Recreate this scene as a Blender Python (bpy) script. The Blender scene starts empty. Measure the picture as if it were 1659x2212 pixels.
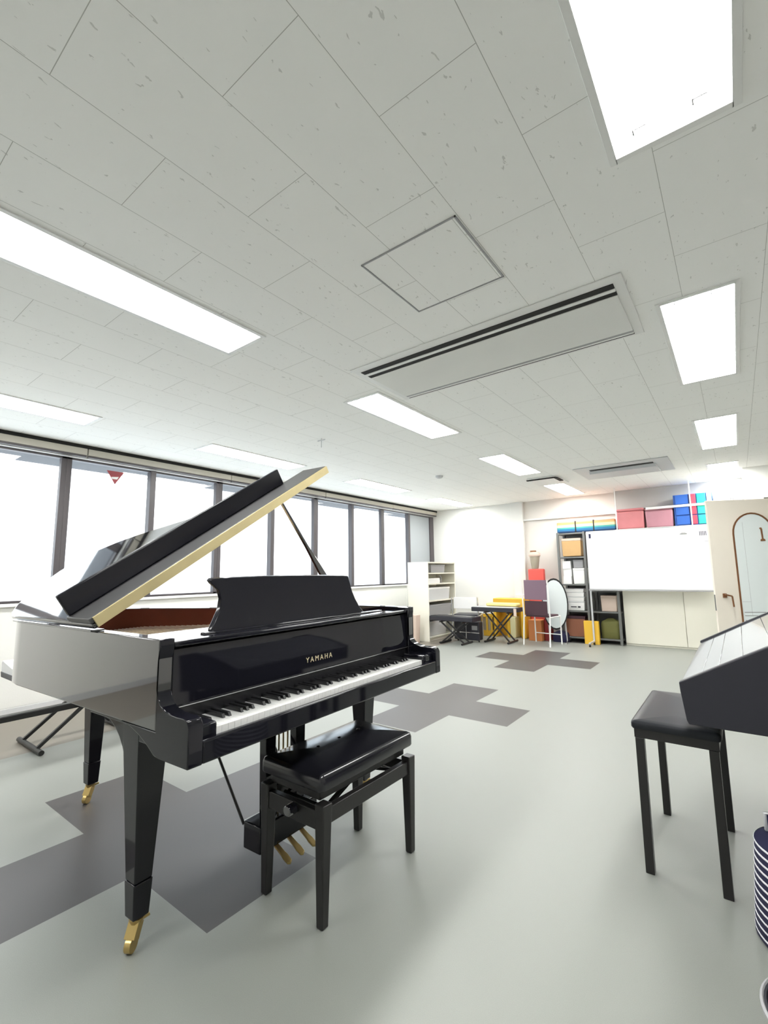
import bpy, bmesh, math, random
from mathutils import Vector, Matrix
random.seed(7)
C = bpy.context.scene.collection
PI = math.pi
R = math.radians

# ------------------------------------------------------------------ camera
H = 1.17
cam_d = bpy.data.cameras.new('camera')
cam = bpy.data.objects.new('camera', cam_d); C.objects.link(cam)
yaw, pitch, roll = 6.48896512e-01, 1.30652100e-01, -1.38736327e-02
f = Vector((-math.sin(yaw)*math.cos(pitch), math.cos(yaw)*math.cos(pitch), math.sin(pitch)))
r = Vector((math.cos(yaw), math.sin(yaw), 0)); u = r.cross(f)
r2 = r*math.cos(roll)+u*math.sin(roll); u2 = -r*math.sin(roll)+u*math.cos(roll)
cam.matrix_world = Matrix(((r2.x, u2.x, -f.x, 0), (r2.y, u2.y, -f.y, 0), (r2.z, u2.z, -f.z, H), (0, 0, 0, 1)))
cam_d.sensor_fit = 'VERTICAL'; cam_d.sensor_height = 36.0
cam_d.lens = 36.0*997.04/2212.0
cam_d.clip_start = 0.05; cam_d.clip_end = 200
bpy.context.scene.camera = cam

# ------------------------------------------------------------------ light
PANEL = 11.5      # emission of the ceiling light diffusers
SKY = 1.25        # brightness of the overcast sky
sc = bpy.context.scene
sc.view_settings.view_transform = 'Standard'; sc.view_settings.look = 'None'
sc.view_settings.gamma = 1.0; sc.view_settings.use_curve_mapping = False
sc.view_settings.exposure = 1.46
w = bpy.data.worlds.new('sky'); sc.world = w; w.use_nodes = True
nt = w.node_tree; nt.nodes.clear()
out = nt.nodes.new('ShaderNodeOutputWorld'); bg = nt.nodes.new('ShaderNodeBackground')
tc = nt.nodes.new('ShaderNodeTexCoord'); no = nt.nodes.new('ShaderNodeTexNoise')
no.inputs['Scale'].default_value = 2.2; no.inputs['Detail'].default_value = 4
cr = nt.nodes.new('ShaderNodeValToRGB')
cr.color_ramp.elements[0].position = 0.35; cr.color_ramp.elements[0].color = (0.62, 0.78, 0.95, 1)
cr.color_ramp.elements[1].position = 0.6; cr.color_ramp.elements[1].color = (1, 1, 1, 1)
nt.links.new(tc.outputs['Generated'], no.inputs['Vector']); nt.links.new(no.outputs['Fac'], cr.inputs['Fac'])
nt.links.new(cr.outputs['Color'], bg.inputs['Color']); bg.inputs['Strength'].default_value = SKY
nt.links.new(bg.outputs['Background'], out.inputs['Surface'])

# ------------------------------------------------------------------ materials
def mat(name, col, rough=0.5, metal=0.0, spec=0.5, coat=0.0, emit=None, bump=0.0, bscale=60, vary=0.0, vscale=6, alpha=None):
    m = bpy.data.materials.new(name); m.use_nodes = True
    n = m.node_tree; b = n.nodes['Principled BSDF']
    b.inputs['Base Color'].default_value = (*col, 1); b.inputs['Roughness'].default_value = rough
    b.inputs['Metallic'].default_value = metal; b.inputs['Specular IOR Level'].default_value = spec
    b.inputs['Coat Weight'].default_value = coat; b.inputs['Coat Roughness'].default_value = 0.03
    if emit:
        b.inputs['Emission Color'].default_value = (*emit[0], 1); b.inputs['Emission Strength'].default_value = emit[1]
    if alpha is not None: b.inputs['Alpha'].default_value = alpha
    if bump or vary:
        t = n.nodes.new('ShaderNodeTexCoord')
    if bump:
        a = n.nodes.new('ShaderNodeTexNoise'); a.inputs['Scale'].default_value = bscale; a.inputs['Detail'].default_value = 3
        bu = n.nodes.new('ShaderNodeBump'); bu.inputs['Strength'].default_value = bump; bu.inputs['Distance'].default_value = 0.004
        n.links.new(t.outputs['Object'], a.inputs['Vector']); n.links.new(a.outputs['Fac'], bu.inputs['Height'])
        n.links.new(bu.outputs['Normal'], b.inputs['Normal'])
    if vary:
        a = n.nodes.new('ShaderNodeTexNoise'); a.inputs['Scale'].default_value = vscale
        mx = n.nodes.new('ShaderNodeMixRGB'); mx.blend_type = 'MULTIPLY'; mx.inputs['Fac'].default_value = vary
        mx.inputs['Color1'].default_value = (*col, 1)
        n.links.new(t.outputs['Object'], a.inputs['Vector']); n.links.new(a.outputs['Fac'], mx.inputs['Color2'])
        n.links.new(mx.outputs['Color'], b.inputs['Base Color'])
    return m

M = dict(
    wall=mat('wall_paint', (0.80, 0.80, 0.77), 0.75, spec=0.2, bump=0.15, bscale=150),
    wallw=mat('warm_wall_paint', (0.74, 0.705, 0.66), 0.75, spec=0.2, bump=0.15, bscale=150),
    beam=mat('beam_shade_grey', (0.50, 0.50, 0.48), 0.8, spec=0.2),
    white=mat('white_plastic', (0.82, 0.82, 0.80), 0.4),
    cream=mat('cream_laminate', (0.80, 0.78, 0.68), 0.5),
    creamdoor=mat('cream_door', (0.84, 0.78, 0.68), 0.45, vary=0.15, vscale=2),
    frame=mat('dark_window_frame', (0.085, 0.075, 0.08), 0.4),
    rail=mat('beige_rail', (0.55, 0.52, 0.45), 0.5),
    railgap=mat('dark_shadow_gap', (0.015, 0.014, 0.013), 0.8),
    piano=mat('black_polyester', (0.006, 0.006, 0.009), 0.04, spec=0.85, coat=1.0),
    pianofront=mat('black_polyester_front', (0.007, 0.007, 0.011), 0.05, spec=0.45),
    pianodesk=mat('black_polished_desk', (0.014, 0.014, 0.019), 0.12, spec=0.3),
    brass=mat('brass', (0.52, 0.38, 0.15), 0.3, metal=0.85),
    hinge=mat('hinge_brass', (0.78, 0.66, 0.36), 0.42, metal=0.5, vary=0.2, vscale=9),
    brownrim=mat('mahogany_rim', (0.20, 0.045, 0.025), 0.35, vary=0.3, vscale=8),
    plate=mat('gold_iron_plate', (0.62, 0.45, 0.24), 0.35, metal=0.5),
    felt=mat('red_felt', (0.35, 0.06, 0.05), 0.9),
    string=mat('steel_string', (0.7, 0.68, 0.64), 0.3, metal=0.9),
    ivory=mat('ivory_key', (0.86, 0.86, 0.84), 0.25),
    ebony=mat('ebony_key', (0.012, 0.012, 0.014), 0.25),
    gold=mat('gold_lettering', (0.85, 0.75, 0.5), 0.35, metal=0.4),
    leather=mat('black_vinyl_seat', (0.010, 0.010, 0.014), 0.17, spec=0.6, bump=0.10, bscale=14),
    leather2=mat('matte_vinyl_seat', (0.018, 0.02, 0.024), 0.34, spec=0.2),
    blackwood=mat('black_satin_wood', (0.014, 0.013, 0.013), 0.30, spec=0.5),
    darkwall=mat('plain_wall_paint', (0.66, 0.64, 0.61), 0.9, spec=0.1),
    darkplastic=mat('dark_plastic', (0.018, 0.018, 0.026), 0.42),
    slope=mat('polished_slope_lid', (0.10, 0.105, 0.12), 0.13, spec=0.9, coat=0.6),
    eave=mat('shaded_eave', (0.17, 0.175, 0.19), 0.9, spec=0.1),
    flap=mat('satin_black_underside', (0.045, 0.045, 0.047), 0.42, spec=0.9),
    blackmetal=mat('black_metal', (0.012, 0.012, 0.012), 0.35, spec=0.5),
    greymetal=mat('grey_rack_metal', (0.16, 0.165, 0.16), 0.45, metal=0.3),
    chrome=mat('chrome', (0.75, 0.75, 0.76), 0.2, metal=0.9),
    silver=mat('silver_paint', (0.6, 0.61, 0.62), 0.35, metal=0.4),
    board=mat('whiteboard_surface', (0.86, 0.89, 0.90), 0.22, vary=0.10, vscale=1.5),
    paper=mat('paper', (0.85, 0.85, 0.84), 0.7),
    greyplastic=mat('grey_plastic', (0.36, 0.36, 0.37), 0.45),
    lightgrey=mat('light_grey_plastic', (0.60, 0.61, 0.62), 0.45),
    cardboard=mat('cardboard', (0.60, 0.38, 0.17), 0.8, vary=0.15),
    brown=mat('brown_box', (0.26, 0.10, 0.055), 0.7),
    tan=mat('tan_box', (0.62, 0.50, 0.42), 0.7),
    orange=mat('orange_box', (0.60, 0.22, 0.07), 0.6),
    yellow=mat('yellow_paint', (0.80, 0.48, 0.04), 0.5),
    yellowl=mat('light_yellow', (0.80, 0.66, 0.25), 0.6, bump=0.5, bscale=50),
    red=mat('red_fabric', (0.75, 0.10, 0.08), 0.6),
    darkred=mat('dark_red', (0.33, 0.03, 0.03), 0.6),
    purple=mat('purple_brown_cloth', (0.20, 0.13, 0.17), 0.8),
    maroon=mat('dark_maroon', (0.055, 0.02, 0.03), 0.6),
    pink=mat('pink_translucent_plastic', (0.75, 0.26, 0.28), 0.35, vary=0.3, vscale=4),
    pink2=mat('mauve_translucent_plastic', (0.62, 0.30, 0.36), 0.35, vary=0.3, vscale=4),
    blue=mat('blue_plastic', (0.03, 0.13, 0.50), 0.4),
    pred=mat('red_plastic', (0.70, 0.06, 0.10), 0.4),
    green=mat('green_plastic', (0.02, 0.52, 0.36), 0.4),
    ylw=mat('pale_yellow_plastic', (0.80, 0.76, 0.45), 0.4),
    navy=mat('navy_fabric', (0.012, 0.012, 0.05), 0.8),
    stripe=mat('white_stripe', (0.78, 0.78, 0.82), 0.8),
    wicker=mat('wicker', (0.42, 0.38, 0.30), 0.8),
    bronze=mat('bronze', (0.24, 0.11, 0.05), 0.35, metal=0.6),
    olive=mat('olive_bag', (0.13, 0.13, 0.035), 0.8, bump=0.8, bscale=15),
    mred=mat('marker_red', (0.35, 0.07, 0.08), 0.6),
    frost=mat('frosted_glass_panel', (0.74, 0.80, 0.80), 0.25),
    blind=mat('grey_frosted_pane', (0.36, 0.39, 0.41), 0.5),
)
# glass of the windows: clear, thin
m = bpy.data.materials.new('window_glass'); m.use_nodes = True; n = m.node_tree; n.nodes.clear()
o_ = n.nodes.new('ShaderNodeOutputMaterial'); mx = n.nodes.new('ShaderNodeMixShader')
tr = n.nodes.new('ShaderNodeBsdfTransparent'); gl = n.nodes.new('ShaderNodeBsdfGlossy')
gl.inputs['Roughness'].default_value = 0.02; mx.inputs[0].default_value = 0.06
tr.inputs['Color'].default_value = (0.96, 0.98, 0.98, 1)
n.links.new(tr.outputs[0], mx.inputs[1]); n.links.new(gl.outputs[0], mx.inputs[2]); n.links.new(mx.outputs[0], o_.inputs[0])
M['glass'] = m
M['piano'].node_tree.nodes['Principled BSDF'].inputs['IOR'].default_value = 2.0
M['piano'].node_tree.nodes['Principled BSDF'].inputs['Specular IOR Level'].default_value = 0.5
# lamp diffuser
m = bpy.data.materials.new('lamp_diffuser'); m.use_nodes = True; n = m.node_tree; n.nodes.clear()
o_ = n.nodes.new('ShaderNodeOutputMaterial'); em = n.nodes.new('ShaderNodeEmission')
em.inputs['Color'].default_value = (1.0, 0.995, 0.975, 1); em.inputs['Strength'].default_value = PANEL
n.links.new(em.outputs[0], o_.inputs[0]); M['lamp'] = m

def nodes_math(n, op, a, b=None, c=None):
    k = n.nodes.new('ShaderNodeMath'); k.operation = op
    for i, v in enumerate((a, b, c)):
        if v is None: continue
        if isinstance(v, (int, float)): k.inputs[i].default_value = v
        else: n.links.new(v, k.inputs[i])
    return k.outputs[0]

# ceiling board with staggered joints and small fissures
m = mat('ceiling_board', (0.95, 0.95, 0.925), 0.85, spec=0.1); M['ceiling'] = m
n = m.node_tree; b = n.nodes['Principled BSDF']
t = n.nodes.new('ShaderNodeTexCoord'); s = n.nodes.new('ShaderNodeSeparateXYZ'); n.links.new(t.outputs['Object'], s.inputs[0])
X, Y = s.outputs[0], s.outputs[1]
ux = nodes_math(n, 'DIVIDE', nodes_math(n, 'ADD', X, 0.095), 0.302)
col = nodes_math(n, 'FLOOR', ux)
fx = nodes_math(n, 'FRACT', ux)
odd = nodes_math(n, 'MODULO', nodes_math(n, 'ADD', col, 101.0), 2.0)
vy = nodes_math(n, 'ADD', nodes_math(n, 'DIVIDE', nodes_math(n, 'SUBTRACT', Y, 0.618), 0.613), nodes_math(n, 'MULTIPLY', odd, 0.5))
fy = nodes_math(n, 'FRACT', nodes_math(n, 'ADD', vy, 50.0))
ex = nodes_math(n, 'MULTIPLY', nodes_math(n, 'MINIMUM', fx, nodes_math(n, 'SUBTRACT', 1.0, fx)), 0.302)
ey = nodes_math(n, 'MULTIPLY', nodes_math(n, 'MINIMUM', fy, nodes_math(n, 'SUBTRACT', 1.0, fy)), 0.613)
line = nodes_math(n, 'LESS_THAN', nodes_math(n, 'MINIMUM', ex, ey), 0.0010)
mp = n.nodes.new('ShaderNodeMapping'); mp.inputs['Scale'].default_value = (70, 28, 1); mp.inputs['Rotation'].default_value = (0, 0, 0.5)
n.links.new(t.outputs['Object'], mp.inputs[0])
vo = n.nodes.new('ShaderNodeTexNoise'); vo.inputs['Scale'].default_value = 1.0; vo.inputs['Detail'].default_value = 3; vo.inputs['Distortion'].default_value = 0.6
n.links.new(mp.outputs[0], vo.inputs['Vector'])
fl = nodes_math(n, 'GREATER_THAN', vo.outputs['Fac'], 0.70)
tot = nodes_math(n, 'MINIMUM', nodes_math(n, 'ADD', line, nodes_math(n, 'MULTIPLY', fl, 0.55)), 1.0)
mx = n.nodes.new('ShaderNodeMixRGB'); mx.inputs['Color1'].default_value = (0.95, 0.95, 0.925, 1); mx.inputs['Color2'].default_value = (0.50, 0.50, 0.47, 1)
n.links.new(tot, mx.inputs['Fac']); n.links.new(mx.outputs[0], b.inputs['Base Color'])

# floor tiles: pale grey green with crosses of darker tiles
m = mat('floor_tiles', (0.6, 0.62, 0.58), 0.42, spec=0.45, coat=0.0); M['floor'] = m
n = m.node_tree; b = n.nodes['Principled BSDF']
t = n.nodes.new('ShaderNodeTexCoord'); s = n.nodes.new('ShaderNodeSeparateXYZ'); n.links.new(t.outputs['Object'], s.inputs[0])
X, Y = s.outputs[0], s.outputs[1]
ci = nodes_math(n, 'FLOOR', nodes_math(n, 'DIVIDE', nodes_math(n, 'SUBTRACT', -1.5, X), 0.5))
cj = nodes_math(n, 'FLOOR', nodes_math(n, 'DIVIDE', nodes_math(n, 'SUBTRACT', Y, 0.98), 0.5))
jm = nodes_math(n, 'MODULO', nodes_math(n, 'ADD', cj, 102.0), 5.0)   # 2 is the centre row of a cross
di = nodes_math(n, 'ABSOLUTE', nodes_math(n, 'SUBTRACT', ci, 1.0))
dj = nodes_math(n, 'ABSOLUTE', nodes_math(n, 'SUBTRACT', jm, 2.0))
man = nodes_math(n, 'ADD', di, dj)
dark = nodes_math(n, 'LESS_THAN', man, 1.5)
strip = nodes_math(n, 'LESS_THAN', X, -3.92)
no = n.nodes.new('ShaderNodeTexNoise'); no.inputs['Scale'].default_value = 400; n.links.new(t.outputs['Object'], no.inputs['Vector'])
no2 = n.nodes.new('ShaderNodeTexNoise'); no2.inputs['Scale'].default_value = 1.2; n.links.new(t.outputs['Object'], no2.inputs['Vector'])
m1 = n.nodes.new('ShaderNodeMixRGB'); m1.inputs['Color1'].default_value = (0.262, 0.274, 0.250, 1); m1.inputs['Color2'].default_value = (0.072, 0.067, 0.065, 1)
n.links.new(dark, m1.inputs['Fac'])
m2 = n.nodes.new('ShaderNodeMixRGB'); m2.inputs['Color2'].default_value = (0.20, 0.18, 0.15, 1)
n.links.new(strip, m2.inputs['Fac']); n.links.new(m1.outputs[0], m2.inputs['Color1'])
m3 = n.nodes.new('ShaderNodeMixRGB'); m3.blend_type = 'OVERLAY'; m3.inputs['Fac'].default_value = 0.10
n.links.new(m2.outputs[0], m3.inputs['Color1']); n.links.new(no.outputs['Fac'], m3.inputs['Color2'])
n.links.new(m3.outputs[0], b.inputs['Base Color'])
bu = n.nodes.new('ShaderNodeBump'); bu.inputs['Strength'].default_value = 0.08; bu.inputs['Distance'].default_value = 0.002
n.links.new(no.outputs['Fac'], bu.inputs['Height']); n.links.new(bu.outputs['Normal'], b.inputs['Normal'])

# rainbow mat
m = mat('rainbow_stripes', (0.5, 0.5, 0.5), 0.7); M['rainbow'] = m
n = m.node_tree; b = n.nodes['Principled BSDF']
t = n.nodes.new('ShaderNodeTexCoord'); s = n.nodes.new('ShaderNodeSeparateXYZ'); n.links.new(t.outputs['Object'], s.inputs[0])
rp = n.nodes.new('ShaderNodeValToRGB'); rp.color_ramp.interpolation = 'CONSTANT'
z_ = nodes_math(n, 'DIVIDE', s.outputs[2], 0.19)
n.links.new(z_, rp.inputs['Fac'])
els = [(0, (0.01, 0.05, 0.14)), (0.18, (0.015, 0.15, 0.30)), (0.36, (0.06, 0.33, 0.30)), (0.50, (0.62, 0.62, 0.36)), (0.74, (0.60, 0.36, 0.14)), (0.90, (0.50, 0.22, 0.12))]
rp.color_ramp.elements[0].position = 0; rp.color_ramp.elements[0].color = (*els[0][1], 1)
rp.color_ramp.elements[1].position = els[1][0]; rp.color_ramp.elements[1].color = (*els[1][1], 1)
for p_, c_ in els[2:]:
    e = rp.color_ramp.elements.new(p_); e.color = (*c_, 1)
n.links.new(rp.outputs[0], b.inputs['Base Color'])

# ------------------------------------------------------------------ mesh helpers
class MB:
    def __init__(self): self.v = []; self.f = []
    def add(self, vs, fs):
        k = len(self.v); self.v += [tuple(v) for v in vs]; self.f += [tuple(i+k for i in q) for q in fs]; return self
    def box(self, x0, x1, y0, y1, z0, z1):
        x0, x1 = sorted((x0, x1)); y0, y1 = sorted((y0, y1)); z0, z1 = sorted((z0, z1))
        return self.add([(x0,y0,z0),(x1,y0,z0),(x1,y1,z0),(x0,y1,z0),(x0,y0,z1),(x1,y0,z1),(x1,y1,z1),(x0,y1,z1)],
                        [(3,2,1,0),(4,5,6,7),(0,1,5,4),(1,2,6,5),(2,3,7,6),(3,0,4,7)])
    def frustum(self, a, b, z0, z1):   # a, b = (x0,x1,y0,y1) at z0 and z1
        v = [(a[0],a[2],z0),(a[1],a[2],z0),(a[1],a[3],z0),(a[0],a[3],z0),(b[0],b[2],z1),(b[1],b[2],z1),(b[1],b[3],z1),(b[0],b[3],z1)]
        return self.add(v, [(3,2,1,0),(4,5,6,7),(0,1,5,4),(1,2,6,5),(2,3,7,6),(3,0,4,7)])
    def tube(self, p0, p1, r0, r1=None, n=12):
        r1 = r0 if r1 is None else r1
        p0, p1 = Vector(p0), Vector(p1); d = (p1-p0).normalized()
        a = d.orthogonal().normalized(); b_ = d.cross(a)
        vs = []
        for p, rr in ((p0, r0), (p1, r1)):
            for i in range(n):
                t = 2*PI*i/n; vs.append(p+a*math.cos(t)*rr+b_*math.sin(t)*rr)
        fs = [(i, (i+1) % n, n+(i+1) % n, n+i) for i in range(n)] + [tuple(range(n-1, -1, -1)), tuple(range(n, 2*n))]
        return self.add(vs, fs)
    def path(self, pts, r_, n=10):
        for a, b_ in zip(pts, pts[1:]): self.tube(a, b_, r_, n=n)
        return self
    def bar(self, p0, p1, w_, h_, up=(0, 0, 1)):
        p0, p1 = Vector(p0), Vector(p1); d = (p1-p0).normalized(); up = Vector(up)
        sd = d.cross(up)
        if sd.length < 1e-4: sd = d.cross(Vector((1, 0, 0)))
        sd.normalize(); up = sd.cross(d).normalized()
        vs = []
        for p in (p0, p1):
            for a, b_ in ((-1,-1),(1,-1),(1,1),(-1,1)): vs.append(p+sd*a*w_/2+up*b_*h_/2)
        return self.add(vs, [(3,2,1,0),(4,5,6,7),(0,1,5,4),(1,2,6,5),(2,3,7,6),(3,0,4,7)])
    def prism(self, poly, a, b_, fn=None, axis='z'):
        # polygon extruded from a to b along the axis; fn(p,q,h) may place the points
        if fn is None:
            fn = {'z': lambda p, q, h: (p, q, h), 'y': lambda p, q, h: (p, h, q), 'x': lambda p, q, h: (h, p, q)}[axis]
        k = len(poly)
        vs = [fn(p, q, a) for p, q in poly]+[fn(p, q, b_) for p, q in poly]
        fs = [tuple(range(k-1, -1, -1)), tuple(range(k, 2*k))]+[(i, (i+1) % k, k+(i+1) % k, k+i) for i in range(k)]
        return self.add(vs, fs)
    def lathe(self, prof, c=(0, 0, 0), n=24, caps=True):
        vs = []; fs = []
        for rr, z in prof:
            for i in range(n):
                t = 2*PI*i/n; vs.append((c[0]+rr*math.cos(t), c[1]+rr*math.sin(t), c[2]+z))
        for j in range(len(prof)-1):
            for i in range(n):
                fs.append((j*n+i, j*n+(i+1) % n, (j+1)*n+(i+1) % n, (j+1)*n+i))
        if caps: fs.append(tuple(range(n-1, -1, -1))); fs.append(tuple((len(prof)-1)*n+i for i in range(n)))
        return self.add(vs, fs)
    def cushion(self, x0, x1, y0, y1, z0, z1, crown=0.01, rr=0.02, n=14):
        # padded block: rounded plan, softly crowned top
        def outline(ins):
            pts = []
            q = max(rr-ins, 0.002)
            for cx_, cy_, a0 in ((x1-ins-q, y1-ins-q, 0), (x0+ins+q, y1-ins-q, 90), (x0+ins+q, y0+ins+q, 180), (x1-ins-q, y0+ins+q, 270)):
                for k in range(5):
                    a = R(a0+k*22.5); pts.append((cx_+q*math.cos(a), cy_+q*math.sin(a)))
            return pts
        e = min((z1-z0)*0.35, rr)
        lev = [(0.004, z0), (0, z0+0.006), (0, z1-e), (e*0.3, z1-e*0.3), (e, z1)]
        mnx = min(x1-x0, y1-y0)/2
        for k in range(1, 6):
            q = k/5.0; lev.append((e+(mnx-e-0.004)*q, z1+crown*math.sin(q*PI/2)))
        vs = []; fs = []
        for ins, z in lev:
            if ins < rr: o = outline(ins)
            else:
                o = outline(min(ins, mnx-0.003))
            vs += [(p[0], p[1], z) for p in o]
        L = 20
        for j in range(len(lev)-1):
            for i in range(L): fs.append((j*L+i, j*L+(i+1) % L, (j+1)*L+(i+1) % L, (j+1)*L+i))
        fs.append(tuple(range(L-1, -1, -1))); fs.append(tuple((len(lev)-1)*L+i for i in range(L)))
        return self.add(vs, fs)
    def build(self, name, m_, parent=None, bevel=0.0, smooth=35, seg=2):
        me = bpy.data.meshes.new(name); me.from_pydata(self.v, [], self.f); me.update()
        bm = bmesh.new(); bm.from_mesh(me); bmesh.ops.recalc_face_normals(bm, faces=bm.faces[:]); bm.to_mesh(me); bm.free()
        o = bpy.data.objects.new(name, me); C.objects.link(o)
        me.materials.append(m_ if not isinstance(m_, str) else M[m_])
        if smooth:
            for p in me.polygons: p.use_smooth = True
            me.set_sharp_from_angle(angle=R(smooth))
        if bevel:
            md = o.modifiers.new('bevel', 'BEVEL'); md.width = bevel; md.segments = seg; md.limit_method = 'ANGLE'; md.angle_limit = R(40)
        if parent: o.parent = parent
        return o

def tag(o, label=None, cat=None, group=None, kind=None):
    if label: o['label'] = label
    if cat: o['category'] = cat
    if group: o['group'] = group
    if kind: o['kind'] = kind
    return o
def thing(name, loc, label, cat, rz=0, group=None):
    o = bpy.data.objects.new(name, None); C.objects.link(o); o.location = loc; o.rotation_euler = (0, 0, rz)
    o.empty_display_size = 0.05
    return tag(o, label, cat, group)
def struct(name, mb, m_, **k):
    o = mb.build(name, m_, **k); o['kind'] = 'structure'; return o
def copy_tree(o, parent=None):
    c = o.copy(); C.objects.link(c)
    if parent: c.parent = parent
    for ch in list(o.children): copy_tree(ch, c)
    return c

# ================================================================== the room
ZC = 2.46; XL = -5.07; XR = 2.2; YB = 8.5; YF = -3.2
struct('floor', MB().box(XL-0.15, XR+0.15, YF-0.15, YB+0.15, -0.12, 0), 'floor', smooth=0)

# light positions
COLS = [(-0.193, 0.108), (-2.258, -1.958), (-4.335, -4.035)]
ROWS = [(-1.98, -0.74), (0.26, 1.495), (2.525, 3.76), (4.78, 6.04), (6.97, 8.22)]
# ceiling with openings for the recessed lights
xs = sorted({XL-0.15, XR+0.15} | {c for p in COLS for c in p}); ys = sorted({YF-0.15, YB+0.15} | {c for p in ROWS for c in p})
mb = MB()
for i in range(len(xs)-1):
    for j in range(len(ys)-1):
        if any(abs(xs[i]-a) < 1e-6 for a, _ in COLS) and any(abs(ys[j]-a) < 1e-6 for a, _ in ROWS): continue
        mb.box(xs[i], xs[i+1], ys[j], ys[j+1], ZC, ZC+0.12)
ceil = struct('ceiling', mb, 'ceiling', smooth=0)

# left wall (window wall)
WZ0, WZ1 = 0.945, 2.335
struct('wall_left', MB().box(XL-0.15, XL, YF, YB, 0, WZ0).box(XL-0.15, XL, YF, YB, WZ1, ZC).box(XL-0.15, XL, YF, -0.06, WZ0, WZ1), 'wall', smooth=0)
struct('wall_back', MB().box(-3.2, XR+0.15, YB, YB+0.15, 0, ZC), 'wallw', smooth=0)
struct('wall_back_bay', MB().box(XL-0.15, -3.2, YB, YB+0.15, 0, ZC), 'wall', smooth=0)
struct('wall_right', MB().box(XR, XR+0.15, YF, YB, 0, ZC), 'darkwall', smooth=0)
struct('wall_front', MB().box(XL-0.15, XR+0.15, YF-0.15, YF, 0, ZC), 'wall', smooth=0)
struct('trim_1', MB().box(-3.36, -3.13, YB-0.07, YB, 0, ZC), 'wall', bevel=0.004)      # pilaster
struct('trim_2', MB().box(-1.54, 0.16, YB-0.13, YB, 2.14, ZC), 'beam', bevel=0.003)  # beam box above the shelf, the wall's shaded band put into its grey
struct('trim_3', MB().box(-3.27, -1.5, YB-0.05, YB, 2.095, 2.125), 'white', bevel=0.003)
struct('wall_partition', MB().box(0.16, 0.30, 7.64, YB, 0, ZC).box(0.16, XR, 7.52, 7.64, 2.05, ZC).box(1.15, XR, 7.52, 7.64, 0, 2.0499).box(0.16, 0.34, 7.52, 7.64, 0, 2.0499), 'wall', smooth=0)
struct('baseboard_back', MB().box(XL, 0.16, YB-0.012, YB, 0, 0.06), 'lightgrey')
struct('baseboard_left', MB().box(XL, XL+0.012, YF, YB-0.02, 0, 0.06), 'lightgrey')

# windows: wide posts carry pairs of panes with a slim mullion between
posts = [-0.04, 1.64, 3.32, 5.01, 6.71, 8.41]
for k in range(len(posts)-1):
    a, b_ = posts[k], posts[k+1]; mid = (a+b_)/2
    x0, x1 = XL-0.11, XL-0.05
    fr = struct('window_%d' % (k+1), MB().box(x0, x1, a, a+0.045, WZ0, WZ1).box(x0, x1, b_-0.045, b_, WZ0, WZ1)
                .box(x0, x1, a, b_, WZ0, WZ0+0.022).box(x0, x1, a, b_, WZ1-0.02, WZ1), 'frame', bevel=0.003)
    MB().box(x0-0.01, x1+0.012, mid-0.03, mid+0.03, WZ0, WZ1).build('mullion', 'frame', fr, bevel=0.003)
    MB().box(XL-0.085, XL-0.08, a+0.04, mid-0.02, WZ0+0.01, WZ1-0.01).build('window_pane', 'glass', fr)
    last = (k == len(posts)-2)
    pn = MB().box(XL-0.085, XL-0.08, mid+0.02, b_-0.04, WZ0+0.01, WZ1-0.01).build('window_pane', 'blind' if last else 'glass', fr)
    if last: pn['label'] = 'grey frosted pane at the far end'
struct('window_6', MB().box(XL-0.11, XL-0.05, 8.41, 8.5, WZ0, WZ1), 'frame', bevel=0.003)
struct('trim_4', MB().box(XL-0.05, XL+0.03, YF, 7.37, WZ0-0.028, WZ0), 'white', bevel=0.004)   # sill
struct('trim_5', MB().box(XL, XL+0.004, YF, 7.36, 0.07, WZ0-0.03).box(XL, XL+0.012, 7.345, 7.36, 0.07, WZ0-0.03), 'wall')
# dark line and beige curtain box along the ceiling
struct('trim_6', MB().box(XL, XL+0.05, YF, YB, ZC-0.035, ZC), 'railgap')
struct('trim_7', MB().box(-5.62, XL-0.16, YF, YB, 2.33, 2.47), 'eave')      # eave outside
seg = [-0.9, 1.78, 3.42, 5.12, 6.9, 8.48]
for k in range(len(seg)-1):
    t = thing('curtain_rail', (XL+0.035, seg[k], 2.36), 'x', 'curtain rail', group='curtain rail lengths above the windows')
    y1 = seg[k+1]-seg[k]
    MB().box(-0.03, 0.02, 0.004, y1-0.004, 0.0, 0.065).build('rail_cover', 'rail', t, bevel=0.004)
    MB().box(-0.02, 0.015, 0.01, y1-0.01, -0.02, 0.0).build('track', 'frame', t)
    t['label'] = ['beige curtain rail length at the left edge of the photo, above the nearest window',
                  'beige curtain rail length above the window behind the raised piano lid', 'beige curtain rail length right of where the piano lid tip crosses the windows',
                  'beige curtain rail length above the third wide window post from the far corner', 'beige curtain rail length ending at the far corner of the window wall'][k]
t = thing('fire_access_marker', (XL-0.074, 2.095, 2.27), 'small brown-red downward triangle stuck on the window pane above the piano', 'sign')
MB().prism([(-0.085, 0.0), (0.085, 0.0), (0, -0.14)], 0, 0.002, axis='x').build('marker_face', 'mred', t)
MB().prism([(-0.04, -0.065), (0.035, -0.055), (0.02, -0.085), (-0.03, -0.085)], 0.002, 0.003, axis='x').build('marker_band', 'paper', t)

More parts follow.
